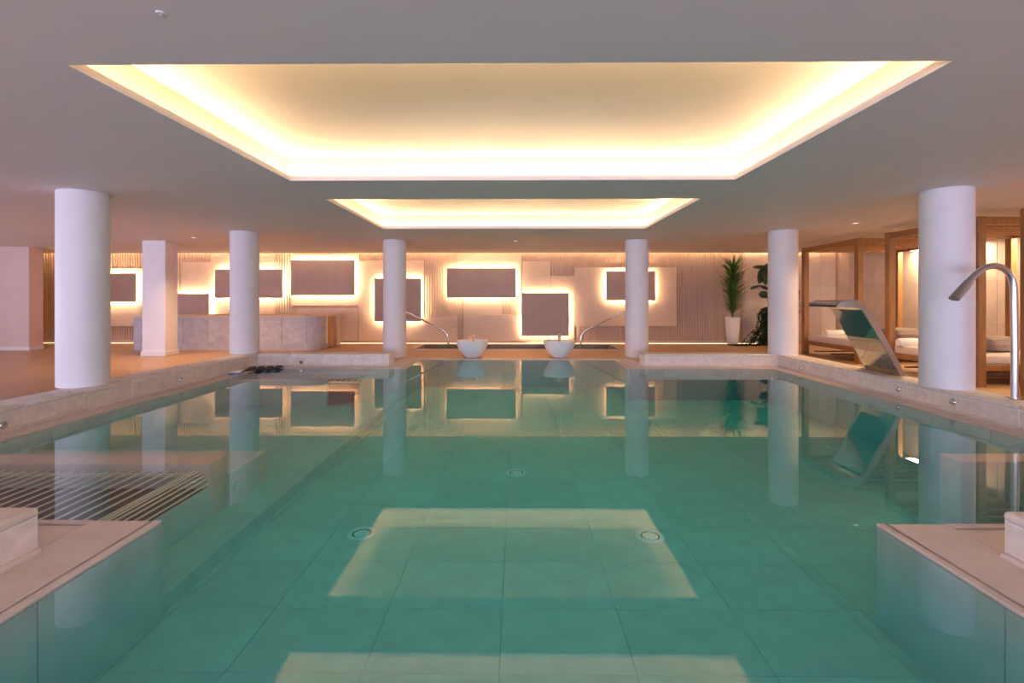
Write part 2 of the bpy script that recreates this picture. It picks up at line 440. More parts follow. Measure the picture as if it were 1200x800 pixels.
ppart('step_riser', box(-2.50, -2.40, Y1, Y2, ZFL - 0.05, ZSH - 0.001, 0.004, 1), 'pool_tile')
ppart('step_foot', box(-2.40, -2.36, 1.0, Y2, ZFL - 0.03, ZFL + 0.012), 'pool_tile')
# overflow rim: lip, gutter, slab
RZ = 0.013
CFX, CFY, NFX, NFY = 5.72, 10.62, 2.80, 2.81   # curb face planes
def rim(x0, x1, y0, y1, side):
    """side: which side of the rect the water is on"""
    lip, gut = 0.05, 0.028
    ax = side[1]; s = side[0]
    def cut(a, b):
        if ax == 'x':
            e = x0 if s == '-' else x1
            return (e + a, e + b, y0, y1) if s == '-' else (e - b, e - a, y0, y1)
        e = y0 if s == '-' else y1
        return (x0, x1, e + a, e + b) if s == '-' else (x0, x1, e - b, e - a)
    wdt = (x1 - x0) if ax == 'x' else (y1 - y0)
    ppart('rim_lip', box(*cut(0, lip), -0.010, RZ, 0.004, 1), 'stone_rim')
    ppart('gutter', box(*cut(lip, lip + gut), -0.10, -0.02), 'gutter')
    ln = (y1 - y0) if ax == 'x' else (x1 - x0)
    k = max(1, round(ln / 1.25)); q = cut(lip + gut, wdt)
    for j in range(k):
        if ax == 'x': r = (q[0], q[1], y0 + ln * j / k + 0.002, y0 + ln * (j + 1) / k - 0.002)
        else: r = (x0 + ln * j / k + 0.002, x0 + ln * (j + 1) / k - 0.002, q[2], q[3])
        me = mesh(box(*r, -0.10, RZ - 0.004, 0.003, 1), 'stone_rim', 'rim_slab'); c = me_center(me)
        obj('rim_slab', me, None, pool).location = c - PO
rim(W, NFX + 0.03, Y0, Y1, '-x'); rim(-NFX - 0.03, -W, Y0, Y1, '+x')
rim(NFX + 0.03, CFX, NFY - 0.03, Y1, '+y'); rim(-CFX, -NFX - 0.03, NFY - 0.03, Y1, '+y')
rim(B, CFX + 0.03, Y1, Y2, '-x'); rim(-CFX - 0.03, -B, Y1, Y2, '+x')
rim(NFX + 0.03, CFX, Y2, CFY + 0.03, '-y'); rim(-CFX, -NFX - 0.03, Y2, CFY + 0.03, '-y')
rim(W, NFX + 0.03, Y2, Y3, '-x'); rim(-NFX - 0.03, -W, Y2, Y3, '+x')
rim(-NFX, NFX, Y3, Y3 + 0.3, '-y'); rim(-NFX, NFX, Y0 - 0.3, Y0, '+y')
# submerged benches
ppart('bench', box(-B, -2.82, 4.40, 4.68, -0.9, -0.022, 0.012, 2), 'bench_stone')
ppart('bench', box(-B, -2.78, 4.68, 5.38, -0.9, -0.20, 0.012, 2), 'bench_stone')
ppart('bench', box(4.14, B, 4.55, 4.78, -0.9, -0.022, 0.012, 2), 'bench_stone')
ppart('bench', box(-B, -3.55, 9.02, 9.12, -0.9, -0.03, 0.02, 2), 'bench_stone')
jl = ppart('underwater_jet', tube([(-2.782, 4.77, -0.36), (-2.765, 4.77, -0.36)], 0.045, 16), 'steel')
for (px, py) in ((605, 554), (424, 625), (762, 628)):
    p = at_z(px, py, ZFL)
    d_ = ppart('drain', lathe([(0.085, 0.002), (0.095, 0.012), (0.12, 0.012), (0.128, 0.0)], 24, (p.x, p.y, ZFL)), 'drain_plastic', True)
    me = mesh(lathe([(0.0, 0.010), (0.06, 0.008), (0.075, 0.0)], 24, (p.x, p.y, ZFL)), 'drain_plastic', 'drain_cap', True); me.transform(Matrix.Translation(-PO))
    obj('drain_cap', me, None, d_)
    me = mesh(lathe([(0.0, 0.002), (0.088, 0.002), (0.09, 0.0)], 24, (p.x, p.y, ZFL)), 'dark_pan', 'drain_recess'); me.transform(Matrix.Translation(-PO))
    obj('drain_recess', me, None, d_)
# water
wp = [(-W - 0.01, Y0), (W + 0.01, Y0), (W + 0.01, Y1 + 0.0), (B + 0.01, Y1), (B + 0.01, Y2), (W + 0.01, Y2), (W + 0.01, Y3), (-W - 0.01, Y3), (-W - 0.01, Y2), (-B - 0.01, Y2), (-B - 0.01, Y1), (-W - 0.01, Y1)]
wo = obj('pool_water', prism(wp, -0.99, 0.0), 'water')
tag(wo, 'still clear turquoise water filling the swimming pool', 'water', kind='stuff')

# ------------------------------------------------------------------ submerged slatted beds
def bed(label, x0, x1, y0, y1, z, curve, pitch):
    t = thing('bubble_bed', label, 'pool bed', ((x0 + x1) / 2, (y0 + y1) / 2, z - 0.25))
    o0 = Vector(((x0 + x1) / 2, (y0 + y1) / 2, z - 0.25))
    bm = boxes([(x0, x1 - 0.03, y0, y1, z - 0.25, z - 0.16)])
    me = mesh(bm, 'dark_pan', 'pan'); me.transform(Matrix.Translation(-o0)); obj('pan', me, None, t)
    me = mesh(box(x1 - 0.02, x1, y0, y1, -0.55, z - (0.14 if curve else 0.0)), 'pool_tile', 'side_panel'); me.transform(Matrix.Translation(-o0)); obj('side_panel', me, None, t)
    bar = mesh(tube([(0, -(y1 - y0) / 2, 0), (0, (y1 - y0) / 2, 0)], 0.0075, 8), 'bar_steel', 'bar', True)
    xs = []; x = x0 + pitch / 2
    xe = x1 - (0.16 if curve else 0.03)
    while x < xe: xs.append((x, z)); x += pitch
    if curve:
        for k in range(8):
            a = k / 7
            xs.append((x1 - 0.14 + 0.13 * math.sin(a * math.pi / 2), z - 0.002 - 0.22 * a * a))
    for (x, zz) in xs:
        o = obj('bar', bar, None, t); o.location = Vector((x, (y0 + y1) / 2, zz)) - o0
    for yy in (y0 + 0.03, y1 - 0.03):
        me = mesh(box(x0, xe, yy - 0.012, yy + 0.012, z - 0.04, z - 0.012), 'bar_steel', 'cross_rail'); me.transform(Matrix.Translation(-o0)); obj('cross_rail', me, None, t)
    return t
b1 = bed('submerged dark slatted bubble bed beside the rounded near curb block', -B, -2.80, Y1 + 0.02, 4.39, -0.085, True, 0.108)
bed('submerged slatted bubble bed under the curb facing the reception desk', -B, -2.95, 9.13, Y2 - 0.02, -0.07, False, 0.11)
# ------------------------------------------------------------------ raised curbs
stone_cache = {}
def curb(label, p0, ang, L, tile=0.82, jets=(), lights=(), wid=0.46, endcaps=(True, True)):
    t = thing('pool_curb', label, 'curb', (p0[0], p0[1], 0), ang)
    obj('core', box(0.004, L - 0.004, 0.004, wid - 0.008, -0.1, CH - 0.04), 'stone_core', t)
    k = max(1, round(L / tile)); tw = L / k
    key = (round(tw, 4), wid)
    if key not in stone_cache:
        stone_cache[key] = (mesh(box(0.003, tw - 0.003, -0.012, wid, CH - 0.055, CH, 0.022, 3), 'stone', 'coping_stone', True),
                            mesh(box(0.006, tw - 0.006, 0.0, 0.03, 0.045, CH - 0.062, 0.003, 1), 'stone', 'face_tile'),
                            mesh(box(0.002, tw - 0.002, -0.03, 0.03, 0.0, 0.04, 0.015, 2), 'stone_rim', 'foot_tile'))
    a, b, c = stone_cache[key]
    for j in range(k):
        obj('coping_stone', a, None, t).location = (j * tw, 0, 0)
        obj('face_tile', b, None, t).location = (j * tw, 0, 0)
        obj('foot_tile', c, None, t).location = (j * tw, 0, 0)
    for (u, z) in jets:
        bm = lathe([(0.0, 0.006), (0.016, 0.006), (0.02, 0.014), (0.036, 0.014), (0.044, 0.0)], 20)
        bm.transform(Matrix.Translation((u, 0.0, z)) @ Matrix.Rotation(math.radians(90), 4, 'X'))
        jt = obj('water_jet', bm, 'steel', t, True)
        obj('nozzle', tube([(u, -0.005, z), (u, -0.03, z)], 0.012, 12), 'steel', jt, True)
    for (u, v) in lights:
        obj('curb_stud', lathe([(0.0, 0.012), (0.016, 0.010), (0.022, 0.0)], 16, (u, v, CH)), 'steel', t, True)
    return t
def jetpos(px, py, X): p = at_x(px, py, X); return p
LX, RX = -CFX, CFX
js = [jetpos(4, 498, LX), jetpos(212, 445, LX)]
ls = [at_z(80, 459, CH), at_z(220, 429, CH)]
curb('raised stone curb between the brown lounge floor and the pool', (LX, NFY - 0.4), math.radians(90), CFY - NFY + 0.4 + 0.46,
     jets=[(p.y - NFY + 0.4, p.z) for p in js], lights=[(p.y - NFY + 0.4, max(0.06, -(p.x - LX))) for p in ls])
pj = at_y(353, 424.5, CFY)
curb('raised stone curb in front of the reception desk with one jet', (LX, CFY), 0, CFX - NFX, jets=[(pj.x - LX, pj.z)])
curb('raised stone curb in front of the potted plants', (NFX, CFY), 0, CFX - NFX)
js = [jetpos(938, 431, RX), jetpos(1052, 455.6, RX), jetpos(1116.5, 471, RX)]
curb('raised stone curb carrying the steel waterfall and spout', (RX, CFY + 0.46), math.radians(-90), CFY - NFY + 0.46 + 0.4, jets=[(CFY + 0.46 - p.y, p.z) for p in js])
def near_curb(label, p0, ang, L):
    return curb(label, p0, ang, L, wid=0.46)
near_curb('rounded stone curb block beside the submerged dark slatted bed', (-NFX, 0.4), math.radians(90), NFY - 0.4)
near_curb('rounded stone curb block opposite the gooseneck spout', (NFX, NFY), math.radians(-90), NFY - 0.4)
near_curb('stone curb return behind the submerged dark slatted bed', (-NFX - 0.47, NFY), math.radians(180), CFX - NFX - 0.48)
near_curb('stone curb return across the pool from the potted plants', (CFX - 0.01, NFY), math.radians(180), CFX - NFX - 0.49)

# ------------------------------------------------------------------ columns
def column(label, x, y, z0, r=0.29):
    o = obj('round_column', lathe([(0.0, 0.0), (r, 0.0), (r, 0.4), (r, (ZC - z0) * 0.6), (r, ZC - z0 - 0.012), (r - 0.012, ZC - z0 - 0.006), (r - 0.012, ZC - z0)], 64), 'column_paint', None, True)
    o.location = (x, y, z0)
    tag(o, label, 'column', 'white round columns round the pool')
column('white round column on the curb between lounge floor and dark slatted bed', -6.14, 6.80, CH, 0.297)
column('white round column at the curb corner in front of reception desk', -6.13, 10.85, CH, 0.297)
column('white round column standing on the floor before a squarish lit panel near desk', -3.15, 12.48, FZ, 0.292)
column('white round column on the floor before the lit panel mounted on a large plain panel', 3.09, 12.48, FZ, 0.292)
column('white round column on the curb beside the gooseneck spout', 5.95, 6.76, CH, 0.297)
column('white round column on the curb in front of the trailing plants', 5.90, 10.78, CH, 0.297)
sp = thing('square_pillar', 'white square pillar with baseboard in front of reception desk', 'pillar', (-9.37, 12.63, FZ))
obj('shaft', box(-0.30, 0.30, -0.23, 0.23, 0, ZC - FZ, 0.006, 1), 'column_paint', sp)
obj('baseboard', box(-0.325, 0.325, -0.255, 0.255, 0, 0.13, 0.008, 1), 'baseboard_paint', sp)

# ------------------------------------------------------------------ wall panels
YP = YF - 0.0
def wpanel(label, x0, x1, y0, y1, proud, m, lit=False, group=None, inset=0.05):
    """pixel rectangle projected on the panel's own front plane"""
    yf = YF - proud
    a, b = at_y(x0, y1, yf), at_y(x1, y0, yf)
    z0, z1 = a.z, b.z
    cx = (a.x + b.x) / 2; hw = (b.x - a.x) / 2
    t = thing('backlit_panel' if lit else 'wall_panel', label, 'wall panel', (cx, YF, z0), 0, group)
    h = z1 - z0
    if lit:
        obj('panel_face', box(-hw, hw, -proud, -proud + 0.03, 0, h, 0.004, 1), m, t)
        i = inset
        obj('mounting_box', box(-hw + i + 0.03, hw - i - 0.03, -proud + 0.03, -0.005, i + 0.03, h - i - 0.03), 'panel_plain', t)
        d0, d1 = -proud + 0.035, -proud + 0.055
        obj('led_strip', boxes([(-hw + i, -hw + i + 0.03, d0, d1, i, h - i), (hw - i - 0.03, hw - i, d0, d1, i, h - i),
                                (-hw + i, hw - i, d0, d1, i, i + 0.03), (-hw + i, hw - i, d0, d1, h - i - 0.03, h - i)]), 'led_panel', t)
    else:
        obj('panel_face', box(-hw, hw, -proud, -proud + 0.025, 0, h, 0.004, 1), m, t)
        obj('backing', box(-hw + 0.01, hw - 0.01, -proud + 0.025, -0.002, 0.01, h - 0.01), m, t)
    return t
LP = 0.19
wpanel('backlit brown panel at the far end beyond the square pillar', 92, 158.8, 320, 353.7, LP, 'panel_lit', True)
wpanel('low backlit brown panel standing just above the desk near the square pillar', 192, 244.6, 344, 378, LP, 'panel_lit', True)
wpanel('wide backlit brown panel above the desk, partly behind a column', 251.6, 331, 315.4, 349, LP, 'panel_lit', True)
wpanel('largest backlit brown panel above the rounded end of the desk', 340.8, 415.6, 304.7, 346, LP, 'panel_lit', True)
wpanel('squarish backlit panel behind a column and the desk-side handrail', 438.7, 493.6, 326, 376.7, LP, 'panel_lit', True)
wpanel('long backlit panel high above the hot tub', 523.3, 604.5, 314, 348.7, LP, 'panel_lit', True)
wpanel('square backlit panel low above the hot tub beside a white bowl', 611, 667, 343, 393.6, LP, 'panel_lit', True)
wpanel('small backlit panel mounted in front of a large plain panel', 710.4, 768, 317.6, 352, 0.20, 'panel_lit', True)
pp = [
 ('large plain panel carrying the small backlit panel', 673, 793, 313, 382, 0.07),
 ('plain panel between the long and square backlit panels, under fluting', 612, 645, 306, 345, 0.06),
 ('plain panel edging the large panel above the square backlit one', 645, 673, 323, 402, 0.035),
 ('plain panel behind and above the long backlit panel', 536, 611, 297.5, 345, 0.04),
 ('plain panel below the long backlit panel behind a white bowl', 543.5, 588, 346, 400, 0.045),
 ('low plain panel between a white bowl and the square backlit panel', 560, 618, 368.5, 400, 0.075),
 ('low plain panel behind the foot of the desk-side handrail', 470, 536, 372, 400, 0.07),
 ('plain panel around the squarish backlit panel', 420, 497, 305, 400, 0.035),
 ('low plain panel standing behind the desk end', 348, 419, 361, 399, 0.10),
 ('plain panel around the largest backlit panel', 341, 421, 298, 358, 0.03),
 ('plain panel behind the wide backlit panel above the desk', 213, 322, 307, 395, 0.03),
 ('plain panel behind the far backlit panel past the square pillar', 80, 176, 314, 382, 0.03),
 ('plain upper panel strip over the wide backlit panel', 247, 322, 297.5, 307, 0.05),
]
for l, x0, x1, y0, y1, pr in pp: wpanel(l, x0, x1, y0, y1, pr, 'panel_plain')

# ------------------------------------------------------------------ reception desk
desk = thing('reception_desk', 'pale stone reception desk with rounded end and timber side door', 'desk', (-8.35, 14.65, FZ))
X0, X1, YA, YD, HD = -2.70, 2.72, -0.80, 0.80, 1.0
r = 0.40
arc = [(X1 - r + r * math.sin(a), YA + r - r * math.cos(a)) for a in [math.radians(q) for q in range(0, 91, 10)]]
front = [(X0, YA)] + arc + [(X1, YA + 0.55), (X0, YA + 0.55)]
obj('front_counter', prism([(x + (0 if x == X0 else -0.025), y + 0.02) for x, y in front], 0.08, HD - 0.05), 'stone_core', desk)
kp = 7; pw = (X1 - r - X0) / kp
for j in range(kp):
    obj('stone_panel', box(X0 + j * pw + 0.004, X0 + (j + 1) * pw - 0.004, YA - 0.005, YA + 0.02, 0.16, HD - 0.05, 0.003, 1), 'desk_stone', desk)
bm = bmesh.new()
outp = arc; inp = [(X1 - r + (r - 0.03) * math.sin(math.radians(q)), YA + r - (r - 0.03) * math.cos(math.radians(q))) for q in range(0, 91, 10)]
obj('curved_panel', prism([(x, y) for x, y in outp] + [(x, y) for x, y in reversed(inp)], 0.16, HD - 0.05, bm), 'desk_stone', desk, True)
obj('plinth', prism([(x * 0.998, y + 0.005) for x, y in front], 0.0, 0.155), 'desk_stone', desk)
obj('counter_top', prism([(x + (0.0 if x == X0 else 0.015), y - (0.015 if y < 0 and y < YA + 0.3 else 0)) for x, y in front], HD - 0.05, HD), 'desk_top', desk)
obj('back_counter', box(X0, X1 - 0.02, YD - 0.25, YD, 0.0, HD, 0.01, 1), 'desk_top', desk)
dr = obj('side_door', box(X1 - 0.14, X1 - 0.10, YA + 0.56, YD - 0.26, 0.02, HD - 0.06, 0.004, 1), 'desk_wood', desk)
obj('knob', lathe([(0, 0.03), (0.02, 0.025), (0.022, 0.01), (0.01, 0.0)], 12, (X1 - 0.10, 0.02, 0.5)), 'steel', dr, True)
obj('rear_top', box(X0, X1 - 0.05, YA + 0.56, YD - 0.26, HD - 0.06, HD - 0.01), 'desk_top', desk)

# ------------------------------------------------------------------ hot tub
tub = thing('hot_tub', 'sunken rectangular hot tub in the floor below the lit wall', 'hot tub', (0, 15, 0))
def tpart(nm, lst, m):
    me = mesh(boxes(lst), m, nm); me.transform(Matrix.Translation((0, -15, 0))); obj(nm, me, None, tub)
tpart('tub_wall', [(-TX - 0.02, TX + 0.02, TY1 - 0.03, TY1, -1.0, -0.004)], 'tub_tile')
tpart('tub_wall', [(-TX - 0.02, TX + 0.02, TY0, TY0 + 0.03, -1.0, -0.004)], 'tub_tile')
tpart('tub_wall', [(-TX, -TX + 0.03, TY0 + 0.03, TY1 - 0.03, -1.0, -0.004)], 'tub_tile')
tpart('tub_wall', [(TX - 0.03, TX, TY0 + 0.03, TY1 - 0.03, -1.0, -0.004)], 'tub_tile')
tpart('tub_floor', [(-TX, TX, TY0, TY1, -1.05, -1.0)], 'tub_tile')
tpart('tub_edge', [(-TX - 0.12, TX + 0.12, TY0 - 0.12, TY0, 0.0, 0.02), (-TX - 0.12, -TX, TY0, TY1, 0.0, 0.02), (TX, TX + 0.12, TY0, TY1, 0.0, 0.02)], 'stone_rim')
hw_ = obj('hot_tub_water', prism([(-TX + 0.03, TY0 + 0.03), (TX - 0.03, TY0 + 0.03), (TX - 0.03, TY1 - 0.03), (-TX + 0.03, TY1 - 0.03)], -0.995, -0.10), 'water')
tag(hw_, 'water lying low in the sunken hot tub', 'water', kind='stuff')
# handrails
YH = 15.1
def handrail(label, pts, out):
    P = [at_y(px, py, YH) for px, py in pts]
    base = Vector((P[0].x, YH, -0.35))
    t = thing('handrail', label, 'handrail', base)
    end = P[-1]
    path = [base] + P + [Vector((end.x + out * 0.16, YH, end.z + 0.015)), Vector((end.x + out * 0.27, YH, end.z - 0.09)), Vector((end.x + out * 0.28, YH, end.z - 0.4)), Vector((end.x + out * 0.28, YH, FZ))]
    path = smooth_path(path, 6)
    obj('rail', tube([p - base for p in path], 0.030, 12), 'steel', t, True)
    q = path[-1] - base
    obj('flange', lathe([(0.0, 0.012), (0.05, 0.012), (0.055, 0.0)], 20, (q.x, q.y, q.z)), 'steel', t, True)
handrail('curved steel handrail rising from hot tub beside the desk-side column', [(525.5, 405), (524.5, 394), (521, 388.5), (515, 384.5), (495, 374.5), (478, 366)], -1)
handrail('curved steel handrail rising from hot tub in front of the large plain panel', [(680.5, 405), (681, 394), (684, 389), (690, 385), (712, 374.5), (729, 366)], 1)

# ------------------------------------------------------------------ bowls
def bowl(label, px, kind):
    p = at_z(px, 419.5, FZ)
    t = thing('water_bowl', label, 'bowl', (p.x, p.y + 0.12, FZ + 0.004))
    pr = [(0.0, 0.0), (0.15, 0.0), (0.20, 0.03), (0.27, 0.11), (0.345, 0.22), (0.385, 0.33), (0.40, 0.415), (0.394, 0.425), (0.382, 0.42), (0.365, 0.33), (0.325, 0.23), (0.24, 0.12), (0.15, 0.06), (0.0, 0.05)]
    obj('shell', lathe(pr, 48), 'bowl_white', t, True)
    if kind == 0:
        s = obj('spout', lathe([(0.0, 0.0), (0.03, 0.0), (0.03, 0.02), (0.03, 0.03), (0.03, 0.42), (0.055, 0.45), (0.055, 0.52), (0.0, 0.54)], 14, (0.02, 0, 0.05)), 'brass', t, True)
        obj('spout_arm', tube(smooth_path([(0.02, 0, 0.5), (-0.03, 0, 0.505), (-0.075, 0, 0.49), (-0.10, 0, 0.43)], 4), 0.036, 10), 'brass', s, True)
    else:
        s = obj('spout', lathe([(0.0, 0.0), (0.035, 0.0), (0.035, 0.02), (0.04, 0.03), (0.04, 0.46), (0.05, 0.48), (0.05, 0.53), (0.0, 0.54)], 14, (0, 0, 0.05)), 'brass', t, True)
bowl('white round bowl with a bent brass spout at the pool edge', 553, 0)
bowl('white round bowl with an upright brass spout at the pool edge', 656, 1)

# ------------------------------------------------------------------ waterfall blade
wb0, wb1 = 7.70, 8.47
prf_o = smooth_path([(5.07, 0, 1.385), (5.12, 0, 1.435), (5.25, 0, 1.47), (5.38, 0, 1.465), (5.50, 0, 1.40), (5.60, 0, 1.27), (5.78, 0, 0.97), (5.96, 0, 0.64), (6.15, 0, CH)], 4)
prf_i = smooth_path([(5.07, 0, 1.36), (5.2, 0, 1.36), (5.34, 0, 1.355), (5.44, 0, 1.33), (5.51, 0, 1.24), (5.71, 0, 0.90), (5.88, 0, 0.61), (6.055, 0, CH)], 4)
wfall = thing('waterfall_blade', 'wide curved polished steel waterfall blade on the curb', 'waterfall', (6.1, (wb0 + wb1) / 2, CH))
o0 = Vector((6.1, (wb0 + wb1) / 2, CH))
def sheet(pr, y0, y1, flip=False):
    bm = bmesh.new()
    a = [bm.verts.new((p.x, y0, p.z)) for p in pr]; b = [bm.verts.new((p.x, y1, p.z)) for p in pr]
    for i in range(len(pr) - 1): bm.faces.new((a[i], a[i + 1], b[i + 1], b[i]))
    return bm
def wpart(nm, bm, m, s=True):
    me = mesh(bm, m, nm, s); me.transform(Matrix.Translation(-o0)); return obj(nm, me, None, wfall)
wpart('outer_sheet', sheet(prf_o, wb0, wb1), 'steel')
wpart('inner_sheet', sheet(prf_i, wb0 + 0.03, wb1 - 0.03), 'mirror_steel')
for (ya, yb) in ((wb0, wb0 + 0.03), (wb1 - 0.03, wb1)):
    polyp = [(p.x, p.z) for p in prf_o] + [(p.x, p.z) for p in reversed(prf_i)]
    bm = prism(polyp, -yb, -ya); bm.transform(Matrix.Rotation(math.radians(90), 4, 'X')); bmesh.ops.recalc_face_normals(bm, faces=bm.faces)
    wpart('side_frame', bm, 'brushed_steel', False)
wpart('base_plate', box(5.98, 6.17, wb0 - 0.03, wb1 + 0.03, CH - 0.001, CH + 0.008), 'steel', False)

# ------------------------------------------------------------------ gooseneck spout
gb = at_z(1190, 467, CH); GY = gb.y
gs = thing('gooseneck_spout', 'tall curved steel gooseneck water spout on the curb', 'spout', (gb.x, GY, CH))
pts = [at_y(px, py, GY) for px, py in ((1189, 462), (1189, 420), (1188.5, 370), (1187.5, 335), (1183, 321), (1174, 313.5), (1163, 311.5), (1152, 315), (1141, 324), (1133, 333))]
go = Vector((gb.x, GY, CH))
obj('neck', tube([p - go for p in smooth_path([Vector((pts[0].x, GY, CH))] + pts, 5)], 0.037, 16), 'brushed_steel', gs, True)
n0, n1 = at_y(1136, 330, GY) - go, at_y(1118, 350, GY) - go
d = (n1 - n0).normalized(); sd = Vector((0, 1, 0)); upv = d.cross(sd).normalized()
bm = bmesh.new(); rings = []
for (c, a, b) in ((n0, 0.045, 0.045), (n0 + (n1 - n0) * 0.35, 0.05, 0.05), (n1, 0.075, 0.04)):
    rings.append([bm.verts.new(c + sd * a * math.cos(2 * math.pi * k / 20) + upv * b * math.sin(2 * math.pi * k / 20)) for k in range(20)])
for a, b in zip(rings, rings[1:]):
    for k in range(20): bm.faces.new((a[k], a[(k + 1) % 20], b[(k + 1) % 20], b[k]))
bm.faces.new(rings[0]); bm.faces.new(rings[-1]); bmesh.ops.recalc_face_normals(bm, faces=bm.faces)
obj('nozzle', bm, 'brushed_steel', gs, True)
obj('flange', lathe([(0.0, 0.01), (0.09, 0.01), (0.10, 0.0)], 24), 'steel', gs, True)

# ------------------------------------------------------------------ cabanas
XC0, XC1 = 7.80, 10.30
def cabana(label, y0, y1):
    cy = (y0 + y1) / 2; o0 = Vector((XC0, cy, FZ))
    t = thing('cabana', label, 'cabana', o0)
    def part(nm, bm, m, s=False, par=None):
        me = mesh(bm, m, nm, s); me.transform(Matrix.Translation(-o0)); return obj(nm, me, None, par or t)
    h = 0.065; zt = 2.87
    for x in (XC0, XC1):
        for y in (y0, y1): part('post', box(x - h, x + h, y - h, y + h, FZ, zt, 0.006, 1), 'cabana_wood')
    for y in (y0, y1): part('top_rail', box(XC0 + h, XC1 - h, y - 0.045, y + 0.045, zt - 0.13, zt - 0.005, 0.005, 1), 'cabana_wood')
    for x in (XC0, XC1): part('top_rail', box(x - 0.045, x + 0.045, y0 + h, y1 - h, zt - 0.13, zt - 0.005, 0.005, 1), 'cabana_wood')
    for k in range(1, 6):
        y = y0 + (y1 - y0) * k / 6
        part('roof_slat', box(XC0 + 0.05, XC1 - 0.05, y - 0.03, y + 0.03, zt - 0.09, zt - 0.01, 0.004, 1), 'cabana_wood')
    f_ = part('roof_light', box(XC1 + 0.07, XC1 + 0.33, y0 + 0.1, y1 - 0.1, zt - 0.10, zt - 0.06), 'baseboard_paint')
    part('light_lens', box(XC1 + 0.09, XC1 + 0.31, y0 + 0.12, y1 - 0.12, zt - 0.108, zt - 0.10), 'led_cabana', par=f_)
    ya, yb = y0 + h, y1 - h
    part('bed_rail', box(XC0 - 0.03, XC0 + 0.03, ya, yb, 0.27, 0.37, 0.005, 1), 'cabana_wood')
    part('bed_rail', box(XC1 - 0.03, XC1 + 0.03, ya, yb, 0.27, 0.37, 0.005, 1), 'cabana_wood')
    part('bed_rail', box(XC0 + 0.065, XC1 - 0.065, ya - 0.05, ya - 0.0, 0.27, 0.37, 0.005, 1), 'cabana_wood')
    part('bed_rail', box(XC0 + 0.065, XC1 - 0.065, yb, yb + 0.05, 0.27, 0.37, 0.005, 1), 'cabana_wood')
    part('bed_deck', box(XC0 + 0.03, XC1 - 0.03, ya, yb, 0.33, 0.36), 'cabana_wood')
    part('mattress', box(XC0 + 0.01, XC1 - 0.08, ya + 0.02, yb - 0.02, 0.36, 0.53, 0.04, 3), 'mattress_cloth', True)
    for k in range(3):
        y = ya + (yb - ya) * (k + 0.5) / 3
        part('lower_slat', box(XC0 + 0.03, XC1 - 0.03, y - 0.04, y + 0.04, 0.10, 0.13), 'cabana_wood')
    return t
CAB = [(11.10, 13.15), (8.24, 10.18), (5.40, 7.45)]
cabana('timber cabana daybed nearest the trailing plants', *CAB[0])
cabana('timber cabana daybed behind the column with the gooseneck spout', *CAB[1])
cabana('timber cabana daybed farthest from the trailing plants', *CAB[2])
def pillow(label, x, y, z, rz, s=(0.36, 0.30, 0.13), tilt=0.0):
    bm = bmesh.new(); N = 12
    def sgn(v): return 1 if v >= 0 else -1
    g = {}
    for side in (1, -1):
        for i in range(N + 1):
            for j in range(N + 1):
                u, v = -1 + 2 * i / N, -1 + 2 * j / N
                e = (1 - u ** 4) * (1 - v ** 4)
                zz = side * max(0.0, e) ** 0.5
                k = (i, j) if (i in (0, N) or j in (0, N)) else (i, j, side)
                if k not in g:
                    pin = 1 - 0.06 * (1 - abs(u)) * (abs(v) ** 3) - 0.0
                    g[k] = bm.verts.new((s[0] * u * (1 - 0.07 * (1 - v * v) * (abs(u) ** 4)), s[1] * v * (1 - 0.07 * (1 - u * u) * (abs(v) ** 4)), s[2] * zz))
        for i in range(N):
            for j in range(N):
                q = []
                for (a, b) in ((i, j), (i + 1, j), (i + 1, j + 1), (i, j + 1)):
                    q.append(g[(a, b)] if (a in (0, N) or b in (0, N)) else g[(a, b, side)])
                bm.faces.new(q if side == 1 else q[::-1])
    o = obj('pillow', bm, 'pillow_cloth', None, True)
    o.location = (x, y, z + s[2]); o.rotation_euler = (tilt, 0, rz)
    tag(o, label, 'pillow')
pillow('grey brown pillow on the daybed nearest the trailing plants, near its front', 9.05, 11.55, 0.528, 0.3, (0.40, 0.30, 0.14))
pillow('grey brown pillow leaning at the wall end of the plant-side daybed', 9.9, 11.7, 0.528, 0.2, (0.26, 0.34, 0.13))
pillow('grey brown pillow on the daybed behind the gooseneck spout', 8.75, 8.95, 0.528, 0.15, (0.38, 0.30, 0.14))
def towel(label, x, y, z, rz, L=0.42, r=0.075):
    t = thing('rolled_towel', label, 'towel', (x, y, z), rz)
    bm = bmesh.new(); pr = []
    bm = lathe([(0, -L / 2), (r * 0.75, -L / 2 - 0.004), (r * 0.97, -L / 2 + 0.02), (r, 0), (r * 0.97, L / 2 - 0.02), (r * 0.75, L / 2 + 0.004), (0, L / 2)], 20)
    bm.transform(Matrix.Translation((0, 0, r)) @ Matrix.Rotation(math.radians(90), 4, 'Y'))
    obj('roll', bm, 'towel_cloth', t, True)
    sp_ = [(-0.001, 0, 0)]
    bm = tube([(L / 2 + 0.004, 0.9 * r * (k / 30) * math.cos(k * 0.6), r + 0.9 * r * (k / 30) * math.sin(k * 0.6)) for k in range(2, 31)], 0.005, 6)
    obj('spiral_edge', bm, 'towel_cloth', t, True)
    obj('flap', box(-L / 2 + 0.01, L / 2 - 0.01, -r * 1.1, r * 0.2, 0.0, 0.012, 0.004, 1), 'towel_cloth', t)
p = at_z(972, 392, 0.53)
towel('white rolled towel lying near the post on the plant-side daybed', 8.05, 12.35, 0.53, 0.1, 0.46, 0.085)
towel('white rolled towel on the plant-side daybed half behind the steel waterfall', 8.08, 11.55, 0.53, 0.15, 0.4, 0.08)
towel('white rolled towel on the daybed half hidden by the spout-side column', 7.98, 9.95, 0.53, 0.1, 0.42, 0.08)

